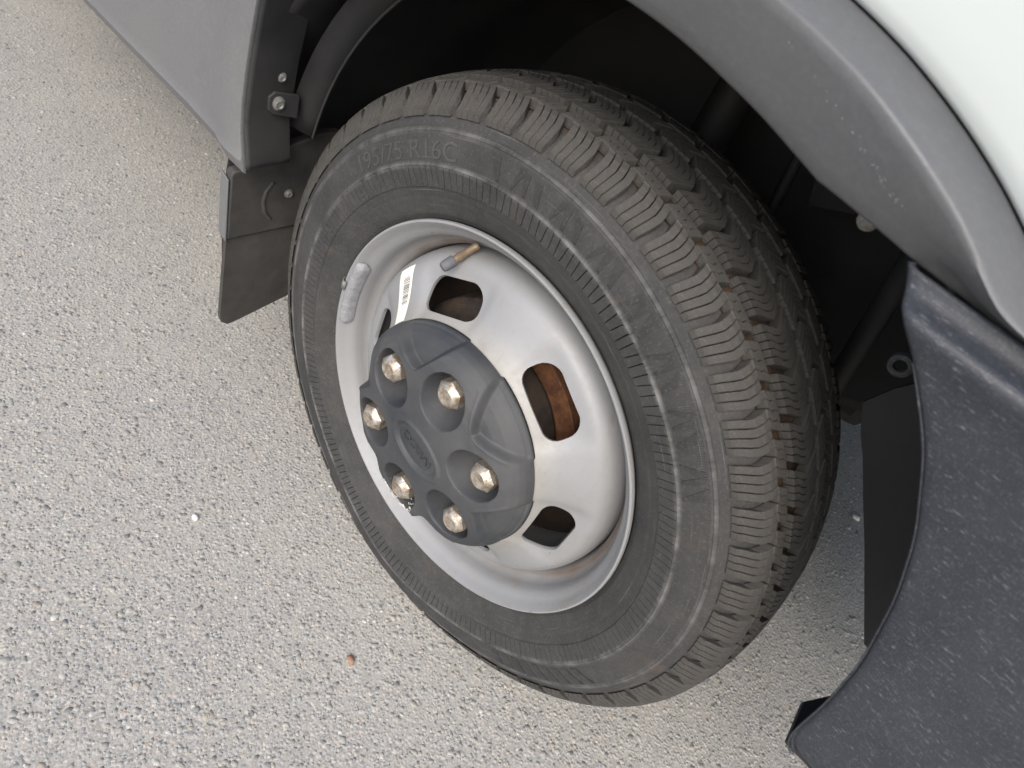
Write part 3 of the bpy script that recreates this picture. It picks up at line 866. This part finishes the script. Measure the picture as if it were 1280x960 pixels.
# mudflap
FX = -.368
top_poly = [(-.1441, -.0009), (-.1431, .0857), (-.1397, .0915), (-.1222, .0935), (-.0803, .1149), (-.0326, .1305), (-.0035, .1305), (-.0035, .0098), (-.057, .003), (-.128, .0001)]
mf = link('mudflap', prism('mudflap', [(y, z+HZ) for y, z in top_poly], 'x', FX-.013, FX), M_flap, van); bevel(mf, .0022, 2)
low_poly = [(-.1475, -.1226), (-.1441, -.0029), (-.128, -.0019), (-.057, .001), (-.0035, .0078), (-.0035, -.107), (-.0492, -.1216), (-.1261, -.1449), (-.1358, -.1464), (-.1441, -.1401), (-.147, -.1313)]
lf = link('flap_sheet', prism('flap_sheet', [(y, z+HZ) for y, z in low_poly], 'x', FX-.010, FX-.004), M_flap, mf); bevel(lf, .0012, 2)
# pressed arc on the plate
v = []
arc = [(-.0891, .0721), (-.0978, .0604), (-.1008, .0468), (-.0978, .0312), (-.0891, .0195)]
rows = [[P(FX+.0002+h, y+dy, z) for (dy, h) in ((-.004, -.001), (-.0015, .0011), (.0015, .0011), (.004, -.001))] for y, z in arc]
link('pressed_rib', fixn(grid('pressed_rib', rows, True, 60)), M_flap, mf)
screw(mf, P(FX, -.0677, .0536), (1, 0, 0), .0048, M_zinc)
# side face of the plate, lighter than its front face
sidep = link('flap_edge', prism('flap_edge', [(FX-.0165, .001+HZ), (FX-.0005, -.003+HZ), (FX-.0005, .0810+HZ), (FX-.0165, .086+HZ)], 'y', -.1470, -.1444), M_skirt, mf); bevel(sidep, .001)

# inner arch liner
def liner_r(th): return float(np.interp(th, [-12, 20, 60, 100, 150, 185, 200], [.470, .475, .475, .468, .430, .440, .450]))
rows = []
for th in np.linspace(22, 197, 70):
    r = liner_r(th)
    rows.append([tp(r, th, y) for y in (-.112, -.10, -.02, .08, .18, .27)]+[tp(r-.02, th, .30), tp(r*.55, th, .31), tp(.02, th, .31)])
ln = link('wheel_arch_liner', fixn(grid('wheel_arch_liner', rows, True, 50)), M_black, van); solidify(ln, .003, 0)
# curved edge of the rear liner panel
rows = []; bead_ = []
for k in np.linspace(0, 1, 18):
    th = 158-58*k
    r = .372+0.020*math.sin(k*math.pi/2)+.045*k
    rows.append([tp(r+.030, th, -.040), tp(r+.003, th, -.0575), tp(r+.004, th, -.0625), tp(r+.022, th, -.082)])
    bead_.append([tp(r+.0015+.0016*math.cos(a_), th, -.060+.0016*math.sin(a_)) for a_ in np.linspace(0, 2*math.pi, 9)])
link('liner_bead', fixn(grid('liner_bead', bead_, True, None)), M_return, van)
lp = link('liner_panel', fixn(grid('liner_panel', rows, True, 50)), M_black, van); solidify(lp, .002, 0)
# suspension strut and bracket deep in the arch
link('suspension_strut', cyl('suspension_strut', P(-.03, .20, .05), P(-.05, .27, .50), .034, n=24, rings=[(0, .034), (.5, .034), (.52, .024), (.7, .024), (.72, .05), (1, .055)]), M_black, van)
link('brake_hose', cyl('brake_hose', P(.04, .24, .46), P(.10, .16, .18), .006, n=12), M_black, van)

# clips, bracket and pipe on the liner
for th, y in ((118, .06), (96, .12), (74, .02), (60, .10), (48, -.04), (36, .03), (66, -.075)):
    r = liner_r(th)-.003; c_, s_ = math.cos(R(th)), math.sin(R(th))
    screw(ln, P(r*c_, y, r*s_), (-c_, 0, -s_), .0060, M_zinc, 'liner_clip')
for th in (112, 100, 86, 70, 55, 42):
    rows = [[tp(liner_r(th+dt)-h, th+dt, y) for dt, h in ((-1.3, .001), (-.7, .009), (.7, .009), (1.3, .001))] for y in (-.09, .0, .10, .20, .268)]
    link('liner_rib', fixn(grid('liner_rib', rows, True, 30)), M_black, ln)
link('strut_bracket', prism('strut_bracket', [(.10, .30+HZ), (.17, .33+HZ), (.20, .42+HZ), (.14, .46+HZ), (.06, .40+HZ)], 'y', .215, .222), M_black, van)
link('coolant_pipe', cyl('coolant_pipe', P(.25, .20, .12), P(.20, .10, .44), .011, n=14), M_black, van)
link('steering_arm', cyl('steering_arm', P(.11, .12, -.03), P(.14, .60, .0), .014, n=14), M_iron, van)

# front bumper
BE = [(.2285, .4095), (.2320, .4050), (.2365, .3990), (.2420, .3940), (.254, .384), (.268, .372), (.295, .346), (.325, .305), (.345, .266), (.364, .214), (.374, .169), (.380, .125), (.3835, .114), (.392, .1115)]
_b = np.array(BE); _d = np.concatenate([[0], np.cumsum(np.hypot(*np.diff(_b, axis=0).T))]); _s = np.linspace(0, _d[-1], 400)
_bx = np.interp(_s, _d, _b[:, 0]); _bz = np.interp(_s, _d, _b[:, 1])
_kk = np.exp(-np.linspace(-2, 2, 61)**2); _kk /= _kk.sum()
_bx = np.convolve(np.pad(_bx, 30, mode='reflect', reflect_type='odd'), _kk, 'valid'); _bz = np.convolve(np.pad(_bz, 30, mode='reflect', reflect_type='odd'), _kk, 'valid')
BE = [(float(a_), float(b_)) for a_, b_ in zip(_bx[::6], _bz[::6])]
def bump_x0(z): 
    zz = [q[1] for q in BE][::-1]; xx = [q[0] for q in BE][::-1]
    return float(np.interp(z, zz, xx))
def plan(s):      # s: distance along the bumper from x=0.23; returns x, y of the flat side path then round the corner
    xs_ = 0.82
    if s <= xs_-.23-.22: return .23+s, 0.0, 0
    a = min((s-(xs_-.23-.22))/.22, math.pi/2)
    ex = max(0, s-(xs_-.23-.22)-.22*math.pi/2)
    return xs_-.22+.22*math.sin(a), .22*(1-math.cos(a))+ex, a
prof = [(.4095, -.1445), (.4050, -.1460), (.4015, -.1480), (.3990, -.1520), (.3970, -.1565), (.3950, -.1595), (.3915, -.1605), (.3885, -.1600), (.384, -.1580), (.376, -.1560), (.360, -.1552), (.345, -.1554), (.32, -.1560),
        (.28, -.1556), (.24, -.1552), (.20, -.1546), (.16, -.1538), (.13, -.1530), (.118, -.1515), (.113, -.1480), (.1115, -.1400), (.112, -.1150)]
_p = np.array(prof); _u = np.concatenate([[0], np.cumsum(np.hypot(*np.diff(_p, axis=0).T))])
_t = np.linspace(0, _u[-1], 150); _pz = np.interp(_t, _u, _p[:, 0]); _py = np.interp(_t, _u, _p[:, 1])
_k5 = np.array([1, 2, 3, 2, 1])/9.0
_py = np.convolve(np.pad(_py, 2, mode='edge'), _k5, 'valid')
prof = list(zip(_pz, _py))
rows = []
for z, y in prof:
    x0 = bump_x0(z); row = []
    S0 = x0-.23
    ss = list(S0+np.array([0, .0015, .004, .008, .014, .022, .035, .055, .08, .11, .15, .20]))+list(np.linspace(S0+.25, 2.2, 26))
    for k, s in enumerate(ss):
        px, py, a = plan(s)
        yo = y
        if k == 0: yo = y+.0030
        elif k == 1: yo = y+.0010
        # the side turns in a little towards the wheel opening
        yo += 0.004*math.exp(-(s-S0)/.03)
        n = Vector((math.sin(a), -math.cos(a)))
        off_ = -(yo)
        row.append((px+n.x*off_, py+n.y*off_ , z+HZ))
    rows.append(row)
bu = link('front_bumper', fixn(grid('front_bumper', rows, True, 60)), M_bumper, van)
solidify(bu, .0032)
# inner return along the wheel opening
rows = []
for x, z in BE[7:]:
    rows.append([P(x+.0012, -.1480, z), P(x+.006, -.135, z), P(x+.010, -.120, z+.002)])
br2 = link('bumper_return', fixn(grid('bumper_return', rows, True, 60)), M_bumper, van); solidify(br2, .002, 0)
link('bumper_lower_flange', prism('bumper_lower_flange', [(.384, -.147), (.381, -.110), (.395, -.085), (.60, -.085), (.60, -.147)], 'z', .1125+HZ, .1165+HZ), M_black, van)

pts_ = [Vector(P(x, -.1500 if z < .392 else -.1510, z)) for x, z in BE[9:]]
rows = []
for i, q in enumerate(pts_):
    t_ = (pts_[min(i+1, len(pts_)-1)]-pts_[max(i-1, 0)]).normalized(); n_ = t_.cross(Vector((0, 1, 0))).normalized()
    rows.append([q+(n_*math.cos(a_)+Vector((0, 1, 0))*math.sin(a_))*.0006 for a_ in np.linspace(0, 2*math.pi, 9)])
link('edge_bead', fixn(grid('edge_bead', rows, True, None)), M_bumper, bu)

# splash panel and bracket between wheel and bumper
sp_poly = [(.413, .079), (.350, .157), (.3185, .194), (.2955, .222), (.2820, .2360), (.2665, .258), (.275, .282), (.285, .300), (.36, .30), (.47, .20), (.47, .07)]
spl = link('splash_panel', prism('splash_panel', [(x, z+HZ) for x, z in sp_poly], 'y', .030, .034), M_black, van)
link('panel_fixing', fixn(revolve('panel_fixing', [(.0050, .0), (.0050, .006), (.0068, .0075), (.0088, .006), (.0092, .0)], 24, 40)), M_lead2, van, P(.2660, .030, .3010))
screw(van, P(.1985, -.1085, .4060), (0, -1, -.35), .0044, M_zinc, 'trim_screw')

# under body and cab that shade the arch and the ground
def bbox(name, x0, x1, y0, y1, z0, z1, mat, bev=.02):
    o = link(name, prism(name, [(x0, z0), (x1, z0), (x1, z1), (x0, z1)], 'y', y0, y1), mat, van)
    if bev: bevel(o, bev, 2)
    return o
bbox('under_body', -3.6, 0.30, .36, 1.42, .395, .97, M_black)
bbox('sill_beam', -3.6, -.62, -.08, .34, .46, .97, M_black)
bbox('front_panel', .36, .74, .20, 1.50, .46, .97, M_black)
link('axle_beam', cyl('axle_beam', (0, .10, .30), (0, 1.6, .30), .035, n=20), M_iron, van)
cab = [(.78, .962), (.80, 1.06), (.62, 1.25), (.50, 1.33), (-.30, 2.18), (-.55, 2.26), (-4.2, 2.40), (-4.2, .962)]
cb = link('cab_body', prism('cab_body', cab, 'y', -.100, 1.80, 20), M_white, van); bevel(cb, .05, 3)
wpoly = [(.20, 1.42), (-.38, 2.03), (-1.15, 2.06), (-1.15, 1.42)]
wi = link('side_window', prism('side_window', wpoly, 'y', -.104, -.090), M_glass, van)

bbox('under_shade_block', .02, .26, .55, 1.40, .19, .40, M_black)  # unseen box added under the van to darken the ground
bbox('front_shade_board', .62, .66, .26, 1.45, .15, .47, M_black, .005)  # unseen board added to block sky light from the front
bbox('far_skirt', -3.6, -.36, 1.72, 1.80, .32, .97, M_skirt)  # unseen far side, bottom edge lowered to shade the ground beneath
bbox('far_wing', .40, .78, 1.72, 1.80, .38, .97, M_white)
fw = empty('wheel', van, (0, 1.69, HZ)); fw.rotation_euler = (0, 0, math.pi)
for src in (tyre, rest, disc, cap):
    c_ = src.copy(); COL.objects.link(c_); c_.parent = fw

# ------------------------------------------------------------------ loose bits
def pebble(x, y, s, mat, label, seed):
    bm = bmesh.new(); bmesh.ops.create_icosphere(bm, subdivisions=2, radius=1)
    for q in bm.verts:
        n = mnoise.noise(q.co*1.3+Vector((seed*7.1, 0, 0)))
        q.co *= 1+.25*n
        q.co = Vector((q.co.x*s, q.co.y*s*.7, q.co.z*s*.5))
    me = bpy.data.meshes.new('pebble'); bm.to_mesh(me); bm.free()
    me.polygons.foreach_set('use_smooth', [True]*len(me.polygons))
    o = link('pebble', me, mat, None, (x, y, s*.42)); o['label'] = label; o['category'] = 'pebble'
    return o
M_wpeb = simple('white_pebble_stone', (0.75, 0.74, 0.70), 0.6)
pebble(.4514, .8249, .0085, M_wpeb, 'small white pebble on the shaded asphalt under the van', 1)
pebble(-.2244, -.2514, .0060, M_wpeb, 'small white pebble on the open asphalt left of the tyre', 2)
M_rpeb = simple('brown_pebble_stone', (0.30, 0.17, 0.11), 0.7)
pebble(.0612, -.1927, .0065, M_rpeb, 'small reddish brown pebble on the asphalt below the tyre', 3)
